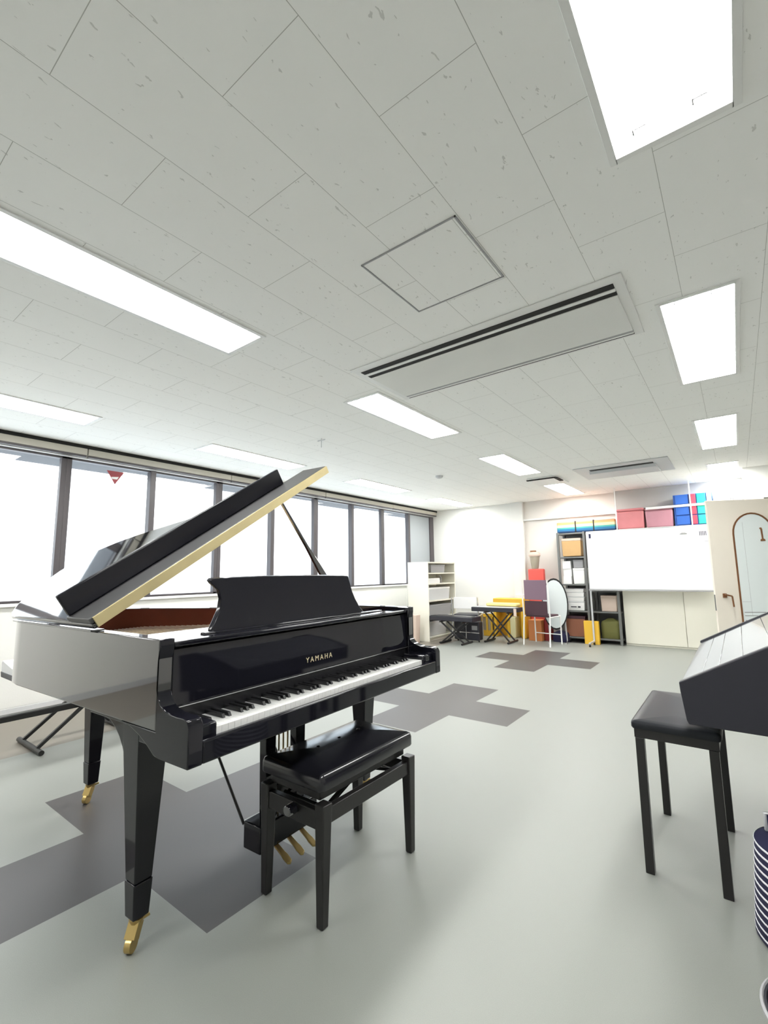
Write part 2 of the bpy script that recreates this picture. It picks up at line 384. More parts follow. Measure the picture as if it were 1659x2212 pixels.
# ------------------------------------------------------------------ ceiling lights
def make_light():
    t = thing('ceiling_light', (0, 0, ZC), '', 'ceiling light', group='recessed ceiling lights')
    W, L = 0.301, 1.235
    a = MB()
    a.box(-W/2-0.018, -W/2+0.004, -L/2-0.018, L/2+0.018, -0.006, 0.002).box(W/2-0.004, W/2+0.018, -L/2-0.018, L/2+0.018, -0.006, 0.002)
    a.box(-W/2, W/2, -L/2-0.018, -L/2+0.004, -0.006, 0.002).box(-W/2, W/2, L/2-0.004, L/2+0.018, -0.006, 0.002)
    a.box(-W/2-0.004, -W/2+0.002, -L/2, L/2, 0.002, 0.10).box(W/2-0.002, W/2+0.004, -L/2, L/2, 0.002, 0.10)
    a.box(-W/2, W/2, -L/2-0.004, -L/2+0.002, 0.002, 0.10).box(-W/2, W/2, L/2-0.002, L/2+0.004, 0.002, 0.10)
    a.build('light_frame', 'white', t, bevel=0.001)
    MB().box(-W/2+0.003, W/2-0.003, -L/2+0.003, L/2-0.003, 0.022, 0.03).build('diffuser', 'lamp', t)
    for sx in (-1, 1):
        for sy in (-1, 1):
            MB().box(sx*0.075-0.018, sx*0.075-0.014, sy*(L/2-0.055)-0.012, sy*(L/2-0.055)+0.012, 0.008, 0.021).box(sx*0.075-0.018, sx*0.075+0.018, sy*(L/2-0.055)-0.002, sy*(L/2-0.055)+0.002, 0.016, 0.021).build('lamp_clip', 'greyplastic', t)
    return t
proto = make_light()
lab = {}
cn = ['right', 'middle', 'window-side']
rn = ['behind the viewpoint', 'nearest, cut off by the photo edge', 'second from the camera', 'third from the camera', 'farthest, by the back wall']
for ci_, cx_ in enumerate(COLS):
    for ri, ry in enumerate(ROWS):
        if (ci_, ri) == (0, 0): continue
        o = proto if (ci_ == 0 and ri == 1) else copy_tree(proto)
        o.location = ((cx_[0]+cx_[1])/2, (ry[0]+ry[1])/2, ZC)
        o['label'] = 'recessed ceiling light in the %s row, %s' % (cn[ci_], rn[ri])
# access hatch
t = thing('access_hatch', (-0.929, 1.607, ZC), 'square white access hatch with thin metal frame in the ceiling', 'hatch')
h = 0.224
MB().box(-h, h, -h, -h+0.006, -0.004, 0).box(-h, h, h-0.006, h, -0.004, 0).box(-h, -h+0.006, -h, h, -0.004, 0).box(h-0.006, h, -h, h, -0.004, 0).build('hatch_frame', 'greyplastic', t)
MB().box(-h+0.008, h-0.008, -h+0.008, h-0.008, -0.0025, 0).build('hatch_panel', 'ceiling', t, bevel=0.001)
# air conditioner
t = thing('air_conditioner', (-1.08, 2.455, ZC), 'long white ceiling air conditioner with black slots, above the piano', 'air conditioner')
MB().box(-0.79, 0.79, -0.335, 0.31, -0.006, 0).build('ac_frame', 'ceiling' if False else 'white', t, bevel=0.005)
MB().box(-0.745, 0.745, -0.275, -0.236, -0.009, -0.006).build('slot', 'railgap', t)
MB().box(-0.745, 0.745, -0.234, -0.208, -0.012, -0.006).build('louver', 'white', t, bevel=0.003)
MB().box(-0.745, 0.745, -0.207, -0.172, -0.009, -0.006).build('slot', 'railgap', t)
MB().box(-0.745, 0.745, -0.170, 0.235, -0.012, -0.006).build('panel', 'wall', t, bevel=0.004)
MB().box(-0.745, 0.745, 0.236, 0.256, -0.009, -0.006).build('slot', 'greyplastic', t)
MB().box(-0.745, 0.745, 0.257, 0.274, -0.012, -0.006).build('louver', 'white', t, bevel=0.003)
MB().box(-0.745, 0.745, 0.275, 0.287, -0.009, -0.006).build('slot', 'railgap', t)
t = thing('air_conditioner', (-1.06, 6.55, ZC), 'grey white ceiling air conditioner near the back wall, above the whiteboard', 'air conditioner')
MB().box(-0.53, 0.53, -0.42, 0.42, -0.012, 0).build('ac_frame', 'lightgrey', t, bevel=0.005)
MB().box(-0.36, 0.36, -0.27, -0.19, -0.015, -0.012).build('slot', 'railgap', t)
MB().prism([(-0.18, -0.012), (-0.16, -0.05), (0.30, -0.035), (0.32, -0.012)], -0.38, 0.38, axis='x').build('panel', 'lightgrey', t, bevel=0.004)
t = thing('ceiling_vent', (-2.07, 6.66, ZC), 'small ceiling vent with dark slot between two lights', 'vent')
MB().box(-0.21, 0.21, -0.30, 0.30, -0.02, 0).build('vent_panel', 'white', t, bevel=0.012)
MB().box(-0.21, 0.2, -0.30, -0.255, -0.03, -0.019).box(0.16, 0.21, -0.27, 0.02, -0.03, -0.019).build('slot', 'railgap', t)
t = thing('sprinkler_head', (-3.09, 3.09, ZC), 'thin hanging T-shaped fitting on the ceiling above the piano lid', 'ceiling fitting')
MB().tube((0, 0, -0.085), (0, 0, 0), 0.0035).build('stem', 'lightgrey', t)
MB().box(-0.05, 0.05, -0.004, 0.004, -0.018, -0.010).build('crossbar', 'lightgrey', t)
t = MB().lathe([(0.05, 0), (0.05, -0.02), (0.03, -0.032), (0.0, -0.033)], n=20).build('smoke_detector', 'lightgrey'); t.location = (-3.11, 5.35, ZC)
tag(t, 'small round smoke detector on the ceiling in front of the far windows', 'smoke detector')

# ================================================================== grand piano
th = R(2.7)
piano = thing('grand_piano', (-1.2, 0.71, 0), 'black polished grand piano with raised lid standing by the windows', 'piano', rz=th)
# local axes of the empty: +y = along the keyboard (u), -x = to the tail (v)
P = lambda u_, v_, z: (-v_, u_, z)
def pb(mb, u0, u1, v0, v1, z0, z1): return mb.box(-v1, -v0, u0, u1, z0, z1)
W = 1.425
outline = [(0, 0.16), (0, 1.21), (0.008, 1.29), (0.032, 1.36), (0.080, 1.435), (0.155, 1.52), (0.26, 1.60), (0.37, 1.665), (0.48, 1.69), (0.58, 1.665), (0.67, 1.60),
           (0.745, 1.50), (0.81, 1.38), (0.87, 1.26), (0.94, 1.14), (1.03, 1.03), (1.13, 0.94), (1.23, 0.865), (1.32, 0.79), (1.385, 0.71), (1.418, 0.61), (W, 0.50), (W, 0.16)]
def offset(poly, d):
    o = []
    k = len(poly)
    for i in range(k):
        p0 = Vector(poly[i-1]) if i else None; p1 = Vector(poly[i]); p2 = Vector(poly[i+1]) if i < k-1 else None
        ns = []
        if p0 is not None: e = (p1-p0).normalized(); ns.append(Vector((e.y, -e.x)))
        if p2 is not None: e = (p2-p1).normalized(); ns.append(Vector((e.y, -e.x)))
        nn = sum(ns, Vector((0, 0))).normalized()
        q = p1+nn*d; o.append((q.x, q.y))
    return o
ZR = 0.985; ZB = 0.73
inner = offset(outline, 0.045); inner2 = offset(outline, 0.049)
def shell(mb, A, B, z0, z1):
    k = len(A)
    vs = [P(*p, z0) for p in A]+[P(*p, z1) for p in A]+[P(*p, z0) for p in B]+[P(*p, z1) for p in B]
    fs = []
    for i in range(k-1):
        fs += [(i, i+1, k+i+1, k+i), (2*k+i, 2*k+i+1, 3*k+i+1, 3*k+i), (k+i, k+i+1, 3*k+i+1, 3*k+i), (i, i+1, 2*k+i+1, 2*k+i)]
    fs += [(0, k, 3*k, 2*k), (k-1, 2*k-1, 4*k-1, 3*k-1)]
    return mb.add(vs, fs)
shell(MB(), outline, inner, ZB, ZR).build('rim', 'piano', piano, bevel=0.004, smooth=30, seg=3)
shell(MB(), [p for p in inner if p[1] > 0.4 or False], [p for p in inner2 if p[1] > 0.4], 0.80, ZR-0.004).build('inner_rim', 'brownrim', piano, smooth=30)['label'] = 'reddish brown inner rim'
# iron plate
pl = MB(); poly = [p for p in inner2 if p[1] > 0.55]; poly = [(0.05, 0.5)]+poly+[(W-0.05, 0.5)]
pl.prism(poly, 0.862, 0.87, fn=lambda a, b_, h_: P(a, b_, h_))
plate = pl.build('iron_plate', 'plate', piano); plate['label'] = 'gold coloured iron plate'
for k in range(5):
    MB().bar(P(0.12+k*0.27, 0.52, 0.885), P(0.22+k*0.20, 1.25-0.10*k, 0.885), 0.022, 0.03).build('plate_strut', 'plate', piano)
st = MB()
for k in range(60):
    uu = 0.08+k*0.021; vend = 1.45 - max(0, (uu-0.5))*0.95
    st.tube(P(uu, 0.55, 0.90), P(uu*0.9+0.05, min(vend, 1.35), 0.90), 0.0012, n=4)
o = st.build('strings', 'string', piano); o['kind'] = 'stuff'
pb(MB(), 0.06, W-0.06, 0.62, 0.66, 0.90, 0.915).build('damper_felt', 'felt', piano)
# bottom board and key bed
pb(MB(), 0.05, W-0.05, 0.02, 0.34, 0.655, 0.70).build('keybed', 'pianofront', piano, bevel=0.004)
pb(MB(), 0.04, W-0.04, 0.60, 1.25, 0.735, 0.765).build('soundboard', 'blackwood', piano)
for uu in (0.25, 0.65, 1.05):
    MB().bar(P(uu, 0.60, 0.72), P(uu*0.7+0.2, 1.30, 0.72), 0.07, 0.06).build('brace', 'blackwood', piano, bevel=0.004)
# cheeks (arms)
prof = [(0.161, 0.729), (0.36, 0.729), (0.30, 0.721), (0.25, 0.706), (0.20, 0.684), (0.165, 0.664), (0.14, 0.66), (0.0, 0.66), (0.0, 0.765), (0.010, 0.782), (0.03, 0.786), (0.06, 0.785), (0.09, 0.787), (0.118, 0.793), (0.140, 0.803), (0.155, 0.820), (0.163, 0.85), (0.165, 0.90), (0.160, 0.93), (0.155, 0.96), (0.155, ZR), (0.161, ZR)]
for u0, u1 in ((0.0, 0.045), (W-0.045, W)):
    MB().prism(prof, u0, u1, fn=lambda a, b_, h_: P(h_, a, b_)).build('arm', 'pianofront', piano, bevel=0.004, smooth=40, seg=3)
# key blocks
for u0, u1 in ((0.045, 0.105), (W-0.125, W-0.045)):
    pb(MB(), u0, u1, 0.02, 0.15, 0.70, 0.757).build('key_block', 'pianofront', piano, bevel=0.008, seg=3)
# key slip
pb(MB(), 0.045, W-0.045, 0.0, 0.022, 0.66, 0.722).build('key_slip', 'pianofront', piano, bevel=0.006, seg=3)
# keys
KU0, KU1 = 0.107, W-0.127
kw = (KU1-KU0)/52
for i in range(52):
    pb(MB(), KU0+i*kw+0.0006, KU0+(i+1)*kw-0.0006, 0.035, 0.185, 0.712, 0.735).build('white_key', 'ivory', piano, smooth=0)
pat = [1, 0, 1, 1, 0, 1, 1]      # sharps after A C D F G (starting at A)
cnt = 0
for i in range(51):
    if pat[i % 7] if False else ('ABCDEFG'[i % 7] in 'ACDFG'):
        c_ = KU0+(i+1)*kw
        MB().prism([(0.086, 0.735), (0.093, 0.747), (0.185, 0.748), (0.185, 0.735)], c_-0.0052, c_+0.0052, fn=lambda a, b_, h_: P(h_, a, b_)).build('black_key', 'ebony', piano, smooth=0, bevel=0.001)
# felt line and fallboard
pb(MB(), 0.05, W-0.05, 0.178, 0.186, 0.735, 0.775).build('key_rail', 'ebony', piano)
fb = MB().prism([(0.178, 0.775), (0.172, 0.781), (0.180, 0.90), (0.186, 0.948), (0.20, 0.955), (0.215, 0.955), (0.215, 0.775)], 0.047, W-0.047, fn=lambda a, b_, h_: P(h_, a, b_)).build('fallboard', 'pianofront', piano, bevel=0.003, seg=3)
pb(MB(), 0.047, W-0.047, 0.1705, 0.174, 0.776, 0.7785).build('fallboard_edge', 'chrome', fb)
pb(MB(), 0.05, W-0.05, 0.165, 0.25, 0.955, 0.972).build('fallboard_rail', 'pianofront', piano, bevel=0.006, seg=3)
# gold maker's lettering on the fallboard
cu = bpy.data.curves.new('lettering', 'FONT'); cu.body = 'YAMAHA'; cu.size = 0.030; cu.extrude = 0.0006; cu.space_character = 1.45; cu.align_x = 'CENTER'
tmp = bpy.data.objects.new('tmp_text', cu); C.objects.link(tmp)
bpy.context.view_layer.update()
me = bpy.data.meshes.new_from_object(tmp.evaluated_get(bpy.context.evaluated_depsgraph_get()))
bpy.data.objects.remove(tmp)
lt = bpy.data.objects.new('lettering', me); C.objects.link(lt); me.materials.append(M['gold']); lt.parent = fb
# text x -> +u (local +y), text y -> z, facing +x
lt.matrix_local = Matrix(((0, 0, 1, -0.1722), (1, 0, 0, 0.698), (0, 1, 0.0, 0.817), (0, 0, 0, 1)))
# music shelf and desk
pb(MB(), 0.05, W-0.05, 0.215, 0.50, 0.945, 0.962).build('music_shelf', 'piano', piano, bevel=0.004)
hwl = [(0, 0.415), (0.06, 0.412), (0.2, 0.395), (0.4, 0.372), (0.6, 0.362), (0.78, 0.370), (0.90, 0.400), (0.96, 0.408), (1.0, 0.398)]
hwr = [(0, 0.500), (0.06, 0.488), (0.2, 0.460), (0.4, 0.435), (0.6, 0.418), (0.8, 0.410), (1.0, 0.400)]
Zd0, Zd1 = 0.966, 1.158
left = [(0.69-w_, z_) for z_, w_ in hwl]; right = [(0.69+w_, z_) for z_, w_ in reversed(hwr)]
top = [(0.69+d_, 1.0+0.035*(1-(d_/0.40)**2)) for d_ in (0.3, 0.15, 0, -0.15, -0.3)]
top = top[:]
poly = left+[(p[0], p[1]) for p in reversed(top)]+right
def dk(a, q, h_):
    vv = 0.318+q*0.030-h_*0.99; zz = Zd0+q*(Zd1-Zd0)-h_*0.15
    return P(a, vv, zz)
MB().prism(poly, -0.011, 0.011, fn=dk).build('music_desk', 'pianodesk', piano, bevel=0.003, smooth=40)
MB().add(*(lambda m_: (m_.v, m_.f))(pb(MB(), 0.20, W-0.18, 0.235, 0.262, 0.962, 0.978))).build('desk_ledge', 'pianofront', piano, bevel=0.004)
# lid
A = R(32.2); ca, sa = math.cos(A), math.sin(A)
def lid(t_, v_, h_): return P(t_*ca-h_*sa, v_, 0.990+t_*sa+h_*ca)
lo = offset(outline, -0.012)
lp = [(-0.0, 0.56)]+[(max(p[0], -0.002), p[1]) for p in lo if p[1] > 0.6]+[(W-0.01, 0.56)]
MB().prism(lp, 0, 0.022, fn=lid).build('lid', 'piano', piano, bevel=0.009, smooth=30, seg=4)
flap = MB().prism([(0.0, 0.56), (0.0, 0.735), (W-0.02, 0.735), (W-0.02, 0.56)], 0.0225, 0.044, fn=lid).build('front_lid_flap', 'flap', piano, bevel=0.004, seg=3)
MB().prism([(0.006, 0.715), (0.006, 0.737), (1.205, 0.737), (1.205, 0.715)], 0.044, 0.130, fn=lid).build('lid_lip', 'pianodesk', flap, bevel=0.006, seg=3)
MB().prism([(0.012, 0.553), (0.012, 0.5595), (W-0.02, 0.5595), (W-0.02, 0.553)], 0.003, 0.043, fn=lid).build('brass_hinge', 'hinge', piano, bevel=0.001)
ho = [(0, 0.56)]+[p for p in outline if 1.0 < p[1] and p[0] < 0.2]
ho, hi = offset(ho, -0.014), offset(ho, 0.030)
hr = MB(); k = len(ho)
for a, b_, c_, d_ in zip(ho, ho[1:], hi[1:], hi): hr.prism([a, b_, c_, d_], ZR+0.0005, ZR+0.006, fn=lambda p, q, h_: P(p, q, h_))
hr.build('hinge_rail', 'piano', piano, smooth=30)
# prop stick
p0 = Vector(P(1.385, 0.63, 0.975)); p1 = Vector(P(1.02*ca+0.012, 0.60, 0.988+1.02*sa))
d = (p1-p0)
q = []
for s_, w_ in ((0, 0.05), (0.18, 0.046), (0.42, 0.034), (0.62, 0.016), (1, 0.011)):
    c_ = p0+d*s_; q.append((c_, w_))
mb = MB(); sd = d.normalized().cross(Vector((1, 0, 0))).normalized()
vs = []; fs = []
for c_, w_ in q:
    for a_, b_ in ((-1,-1),(1,-1),(1,1),(-1,1)): vs.append(c_+sd*a_*w_/2+Vector((1, 0, 0))*b_*0.008)
for j in range(len(q)-1):
    for i in range(4): fs.append((j*4+i, j*4+(i+1) % 4, (j+1)*4+(i+1) % 4, (j+1)*4+i))
fs += [(3, 2, 1, 0), tuple(len(vs)-4+i for i in range(4))]
MB().add(vs, fs).build('lid_prop', 'piano', piano, bevel=0.002)
# legs
def leg(uc, vc, top_w=0.108, bot_w=0.058, ztop=0.695, flip=1, bracket=True):
    a, b_ = top_w/2, bot_w/2
    lg = MB().frustum((-vc-b_, -vc+b_, uc-b_, uc+b_), (-vc-a, -vc+a, uc-a, uc+a), 0.20, ztop)
    lg.frustum((-vc-b_+0.003, -vc+b_-0.003, uc-b_+0.003, uc+b_-0.003), (-vc-b_-0.002, -vc+b_+0.002, uc-b_-0.002, uc+b_+0.002), 0.092, 0.20)
    if bracket:
        arc = [(0.05, ztop-0.20), (0.013, ztop-0.20)]+[(0.013-0.195*(1-math.cos(k*PI/16)), ztop-0.20+0.19*math.sin(k*PI/16)) for k in range(1, 9)]+[(-0.182, ztop+0.002), (0.05, ztop+0.002)]
        lg.prism([(p-vc-a+0.004, z) for p, z in arc], uc-a+0.012, uc+a-0.012, axis='y')
    o = lg.build('leg', 'pianofront', piano, bevel=0.004, seg=3)
    cs = MB().tube((-vc, uc, 0.05), (-vc, uc, 0.088), 0.012, 0.024)
    wx, wy = -vc+0.010, uc-0.020
    cs.bar((-vc, uc, 0.078), (wx, wy, 0.036), 0.036, 0.028)
    cs.tube((wx-0.009, wy-0.005, 0.023), (wx+0.009, wy+0.005, 0.023), 0.023, n=20)
    cs.bar((-vc, uc, 0.072), (-vc+0.016, uc+0.034, 0.084), 0.007, 0.008)
    cs.build('caster', 'brass', o, bevel=0.001)
    return o
leg(0.124, 0.43); leg(W-0.115, 0.415); leg(0.49, 1.60, top_w=0.095, ztop=0.73, bracket=False)
pb(MB(), 0.045, 0.20, 0.34, 0.66, 0.697, 0.73).build('leg_plate', 'blackwood', piano, bevel=0.004)
pb(MB(), W-0.20, W-0.045, 0.34, 0.66, 0.697, 0.73).build('leg_plate', 'blackwood', piano, bevel=0.004)
# pedal lyre
ly = pb(MB(), 0.54, 0.86, 0.33, 0.43, 0.10, 0.20); 
ly = ly.build('pedal_box', 'pianofront', piano, bevel=0.006, seg=3)
mb = MB()
for uu in (0.615, 0.785): mb.frustum((-0.40, -0.36, uu-0.022, uu+0.022), (-0.40, -0.36, uu-0.03, uu+0.03), 0.20, 0.655)
mb.box(-0.42, -0.34, 0.57, 0.83, 0.62, 0.66)
mb.build('lyre_post', 'pianofront', piano, bevel=0.003)
mb = MB()
for uu in (0.675, 0.70, 0.725): mb.tube((-0.38, uu, 0.20), (-0.38, uu, 0.63), 0.0035, n=8)
mb.build('pedal_rod', 'brass', piano)
for uu in (0.55, 0.84): MB().tube(P(uu, 0.44, 0.18), P(uu+0.03, 0.93, 0.73), 0.006, n=8).build('lyre_brace', 'blackmetal', piano)
for uu in (0.63, 0.70, 0.77):
    MB().prism([(0.30, -0.011), (0.285, -0.014), (0.262, -0.012), (0.256, 0), (0.262, 0.012), (0.285, 0.014), (0.30, 0.011), (0.34, 0.010), (0.34, -0.010)], 0.055, 0.064,
               fn=lambda a, b_, h_, uu=uu: P(uu+b_, a, h_-0.012+(a-0.24)*0.5)).build('pedal', 'brass', piano, bevel=0.002)

# ================================================================== piano bench
t = thing('piano_bench', (-1.355, 1.485, 0), 'black adjustable piano bench with shiny padded seat in front of the grand piano', 'bench', rz=0)
hx, hy = 0.145, 0.262
MB().cushion(-0.165, 0.160, -0.285, 0.280, 0.425, 0.482, crown=0.016, rr=0.022).build('seat', 'leather', t, smooth=50)
MB().box(-0.135, 0.125, -0.255, 0.255, 0.385, 0.425).build('seat_board', 'blackwood', t, bevel=0.003)
for sx in (-1, 1):
    for sy in (-1, 1):
        MB().frustum((sx*hx-0.015, sx*hx+0.015, sy*hy-0.015, sy*hy+0.015), (sx*hx-0.022, sx*hx+0.022, sy*(hy-0.004)-0.022, sy*(hy-0.004)+0.022), 0.0, 0.385).build('leg', 'blackwood', t, bevel=0.004)
for sx in (-1, 1): MB().box(sx*hx-0.013, sx*hx+0.013, -hy+0.02, hy-0.02, 0.315, 0.368).build('side_rail', 'blackwood', t, bevel=0.003)
for sy in (-1, 1): MB().box(-hx+0.02, hx-0.02, sy*hy-0.013, sy*hy+0.013, 0.300, 0.362).build('end_rail', 'blackwood', t, bevel=0.003)
for sx in (-1, 1):
    m_ = MB()
    for sy in (-1, 1):
        m_.bar((sx*0.10, sy*0.20, 0.335), (sx*0.10, sy*0.05, 0.392), 0.016, 0.012)
    m_.tube((sx*0.10, -0.20, 0.335), (sx*0.10, 0.20, 0.335), 0.006)
    m_.build('lift_mechanism', 'blackmetal', t)
for y in (-0.2, 0.2): MB().tube((-0.12, y, 0.335), (0.12, y, 0.335), 0.007).build('lift_axle', 'blackmetal', t)
k_ = MB().tube((0.02, -0.278, 0.345), (0.02, -0.315, 0.345), 0.020, 0.018, n=18).build('knob', 'piano', t, bevel=0.003)
for y in (-0.12, 0.0, 0.12):
    MB().lathe([(0.008, 0), (0.008, 0.002), (0.004, 0.005), (0, 0.006)], (-0.02, y, 0.4955), n=12).build('seat_button', 'leather', t)

# ================================================================== right hand bench and instrument
t = thing('keyboard_bench', (-0.253, 2.452, 0), 'black rectangular bench with straight square legs beside the slanted-top instrument', 'bench')
MB().cushion(-0.150, 0.150, -0.295, 0.300, 0.535, 0.566, crown=0.006, rr=0.018).build('seat', 'leather2', t, smooth=50)
MB().box(-0.140, 0.140, -0.285, 0.288, 0.500, 0.535).build('apron', 'blackwood', t, bevel=0.002)
for sx in (-1, 1):
    for sy in (-1, 1):
        MB().box(sx*0.122-0.0155, sx*0.122+0.0155, sy*0.270-0.0155, sy*0.270+0.0155, 0, 0.50).build('leg', 'blackwood', t, bevel=0.002)

t = thing('digital_piano', (0.0, 2.0, 0), 'dark digital piano with slanted closed lid at the right edge', 'digital piano')
body = [(-0.198, 0.750), (-0.190, 0.628), (0.40, 0.628), (0.40, 0.995), (0.215, 0.985)]
MB().prism(body, 0.03, 1.17, axis='y').build('case', 'darkplastic', t, bevel=0.003)
cheek = [(-0.205, 0.768), (-0.203, 0.735), (-0.192, 0.640), (-0.186, 0.626), (0.41, 0.626), (0.41, 1.01), (0.23, 1.008)]
for y in (0.0, 1.17): MB().prism(cheek, y, y+0.03, axis='y').build('side_panel', 'darkplastic', t, bevel=0.004, seg=3)
def sl(a, b_, h_):   # a along the slope from the front edge
    return (-0.200+a*0.872-h_*0.489, b_, 0.757+a*0.489+h_*0.872)
mb = MB(); n_ = 0
for a0, a1 in ((0.0, 0.0750), (0.0758, 0.135), (0.1358, 0.215), (0.2158, 0.31), (0.3108, 0.465)):
    mb.prism([(a0, 0.031), (a1, 0.031), (a1, 1.169), (a0, 1.169)], -0.004, 0.004, fn=sl)
mb.build('sliding_lid', 'slope', t, bevel=0.001)
for y in (0.03, 1.13): MB().box(0.30, 0.36, y, y+0.04, 0, 0.627).build('leg', 'darkplastic', t, bevel=0.003)
MB().box(0.32, 0.34, 0.07, 1.13, 0.25, 0.60).build('modesty_panel', 'darkplastic', t)

t = thing('striped_tote', (0.112, 2.06, 0), 'navy and white striped round bag on the floor under the digital piano', 'bag')
prof_ = [(0.165, 0.0), (0.172, 0.01), (0.150, 0.285), (0.146, 0.287), (0.0, 0.29)]
MB().lathe(prof_, n=48).build('bag_body', 'navy', t, smooth=50)
mb = MB()
for k in range(12):
    z0 = 0.018+k*0.0238; rr_ = 0.1715-0.0215*(z0/0.285)
    mb.lathe([(rr_, z0), (rr_+0.0015, z0+0.001), (rr_+0.0015, z0+0.006), (rr_, z0+0.007)], n=48, caps=False)
mb.build('stripes', 'stripe', t, smooth=50)
t = thing('picture_frame', (0.03, 2.12, 0.291), 'grey framed dark case lying on top of the striped bag', 'frame', rz=R(20))
MB().box(-0.04, 0.09, -0.006, 0.006, 0, 0.06).build('frame_border', 'silver', t, bevel=0.004)
MB().box(-0.032, 0.082, -0.009, -0.006, 0.006, 0.054).build('dark_panel', 'navy', t)
# dark rounded tub in the bottom corner
t = thing('round_tub', (0.112, 1.535, 0), 'black rounded tub cut off by the bottom right corner', 'tub')
MB().lathe([(0.07, 0), (0.09, 0.008), (0.125, 0.05), (0.150, 0.10), (0.158, 0.15), (0.150, 0.152), (0.142, 0.13), (0.12, 0.06), (0.08, 0.02), (0, 0.018)], n=48)  .build('tub_body', 'darkplastic', t, smooth=50)
MB().lathe([(0.158, 0.140), (0.163, 0.143), (0.163, 0.150), (0.158, 0.154), (0.155, 0.150), (0.158, 0.140)], n=48, caps=False).build('tub_rim', 'greyplastic', t, smooth=50)

# ================================================================== keyboard behind the piano
def x_stand(t, y0, y1, x0, x1, ztop, m_='blackmetal'):
    for x in (x0+0.06, x1-0.06):
        MB().bar((x, y0, 0.03), (x, y1, ztop-0.014), 0.022, 0.022, up=(1, 0, 0)).build('stand_leg', m_, t, bevel=0.002)
        MB().bar((x+0.024, y1, 0.03), (x+0.024, y0, ztop-0.014), 0.022, 0.022, up=(1, 0, 0)).build('stand_leg', m_, t, bevel=0.002)
    for y in (y0, y1):
        MB().tube((x0-0.03, y, 0.018), (x1+0.03, y, 0.018), 0.017).build('foot_bar', m_, t)
        MB().bar((x0-0.02, y, ztop), (x1+0.02, y, ztop), 0.024, 0.02).build('support_arm', m_, t, bevel=0.002)
t = thing('keyboard_stand', (-4.0, 1.45, 0), 'black cross-legged keyboard stand behind the tail of the piano', 'stand')
x_stand(t, -0.26, 0.30, -0.2, 0.2, 0.498)
MB().box(0.06, 0.12, -0.62, 0.62, 0.235, 0.275).build('crossbar', 'blackmetal', t, bevel=0.006)
t = thing('electronic_keyboard', (-3.86, 1.0, 0.516), 'grey electronic keyboard lying on the stand by the windows', 'keyboard')
MB().prism([(-0.16, 0), (0.14, 0), (0.17, 0.03), (0.165, 0.055), (-0.15, 0.10), (-0.17, 0.085)], 0, 1.25, axis='y').build('keyboard_body', 'lightgrey', t, bevel=0.004)
MB().prism([(-0.15, -0.006), (0.14, -0.006), (0.165, 0.022), (0.15, 0.028), (-0.165, 0.028)], -0.004, 1.254, axis='y').build('lower_case', 'darkplastic', t, bevel=0.003)
mb = MB()
for k in range(48):
    mb.prism([(0.02, 0.080), (0.155, 0.058), (0.155, 0.064), (0.02, 0.086)], 0.06+k*0.0235, 0.06+k*0.0235+0.0225, axis='y')
o = mb.build('white_keys', 'ivory', t, smooth=0)

# ================================================================== far end furniture
# open shelf unit by the window wall
t = thing('shelf_unit', (-4.25, 6.83, 0), 'cream open shelf unit with five shelves standing by the windows', 'shelf')
D_, L_, HH = 0.42, 0.96, 1.345
for y in (0, L_-0.02): MB().box(-D_, 0, y, y+0.02, 0, HH-0.025).build('side_panel', 'cream', t, bevel=0.002)
MB().box(-D_, -D_+0.012, 0.02, L_-0.02, 0, HH-0.025).build('back_panel', 'cream', t)
MB().box(-D_, 0, 0, L_, HH-0.025, HH).build('top_panel', 'cream', t, bevel=0.002)
MB().box(-D_, -0.03, 0.02, L_-0.02, 0, 0.05).build('plinth', 'cream', t)
sz = [0.05, 0.375, 0.66, 0.95, 1.135]
for z in sz: MB().box(-D_+0.012, -0.005, 0.02, L_-0.02, z, z+0.022).build('shelf', 'cream', t, bevel=0.002)
sx0 = -4.25
def crate(name, x0, x1, y0, y1, z0, z1, m_, label, cat, lidm=None, group=None, bevel=0.006):
    cx_, cy_ = (x0+x1)/2, (y0+y1)/2
    t = thing(name, (cx_, cy_, z0), label, cat, group=group)
    a, b_, hh = (x1-x0)/2, (y1-y0)/2, z1-z0
    MB().frustum((-a*0.95, a*0.95, -b_*0.95, b_*0.95), (-a, a, -b_, b_), 0, hh*0.86).build('box_body', m_, t, bevel=bevel)
    MB().box(-a*1.01, a*1.01, -b_*1.01, b_*1.01, hh*0.86, hh).build('box_lid', lidm or m_, t, bevel=bevel)
    return t
def sheets(name, x0, x1, y0, y1, z0, z1, label, cat, group=None, n_=5, m_='paper'):
    t = thing(name, ((x0+x1)/2, (y0+y1)/2, z0), label, cat, group=group)
    a, b_, dz = (x1-x0)/2, (y1-y0)/2, (z1-z0)/n_
    for k in range(n_):
        ox, oy = random.uniform(-0.008, 0.008), random.uniform(-0.01, 0.01)
        MB().box(-a+ox, a+ox, -b_+oy, b_+oy, k*dz+0.0004, (k+1)*dz).build('sheaf', m_, t)
    return t
crate('storage_box', -4.60, -4.30, 7.02, 7.50, 1.157, 1.30, 'greyplastic', 'grey storage box on the top shelf of the cream unit', 'box')
sheets('paper_stack', -4.60, -4.29, 6.88, 7.30, 0.972, 1.06, 'crumpled pale paper stack on the second shelf from the top of the cream unit', 'papers')
t = thing('desk_lamp', (-4.34, 7.42, 0.972), 'small dark curved lamp on the second shelf from the top of the cream unit', 'lamp')
MB().path([(0, 0, 0), (0, 0, 0.09), (0, -0.02, 0.12), (0, -0.06, 0.13)], 0.008).build('lamp_arm', 'greyplastic', t)
MB().lathe([(0.03, 0), (0.03, 0.012), (0, 0.013)], n=16).build('lamp_base', 'greyplastic', t)
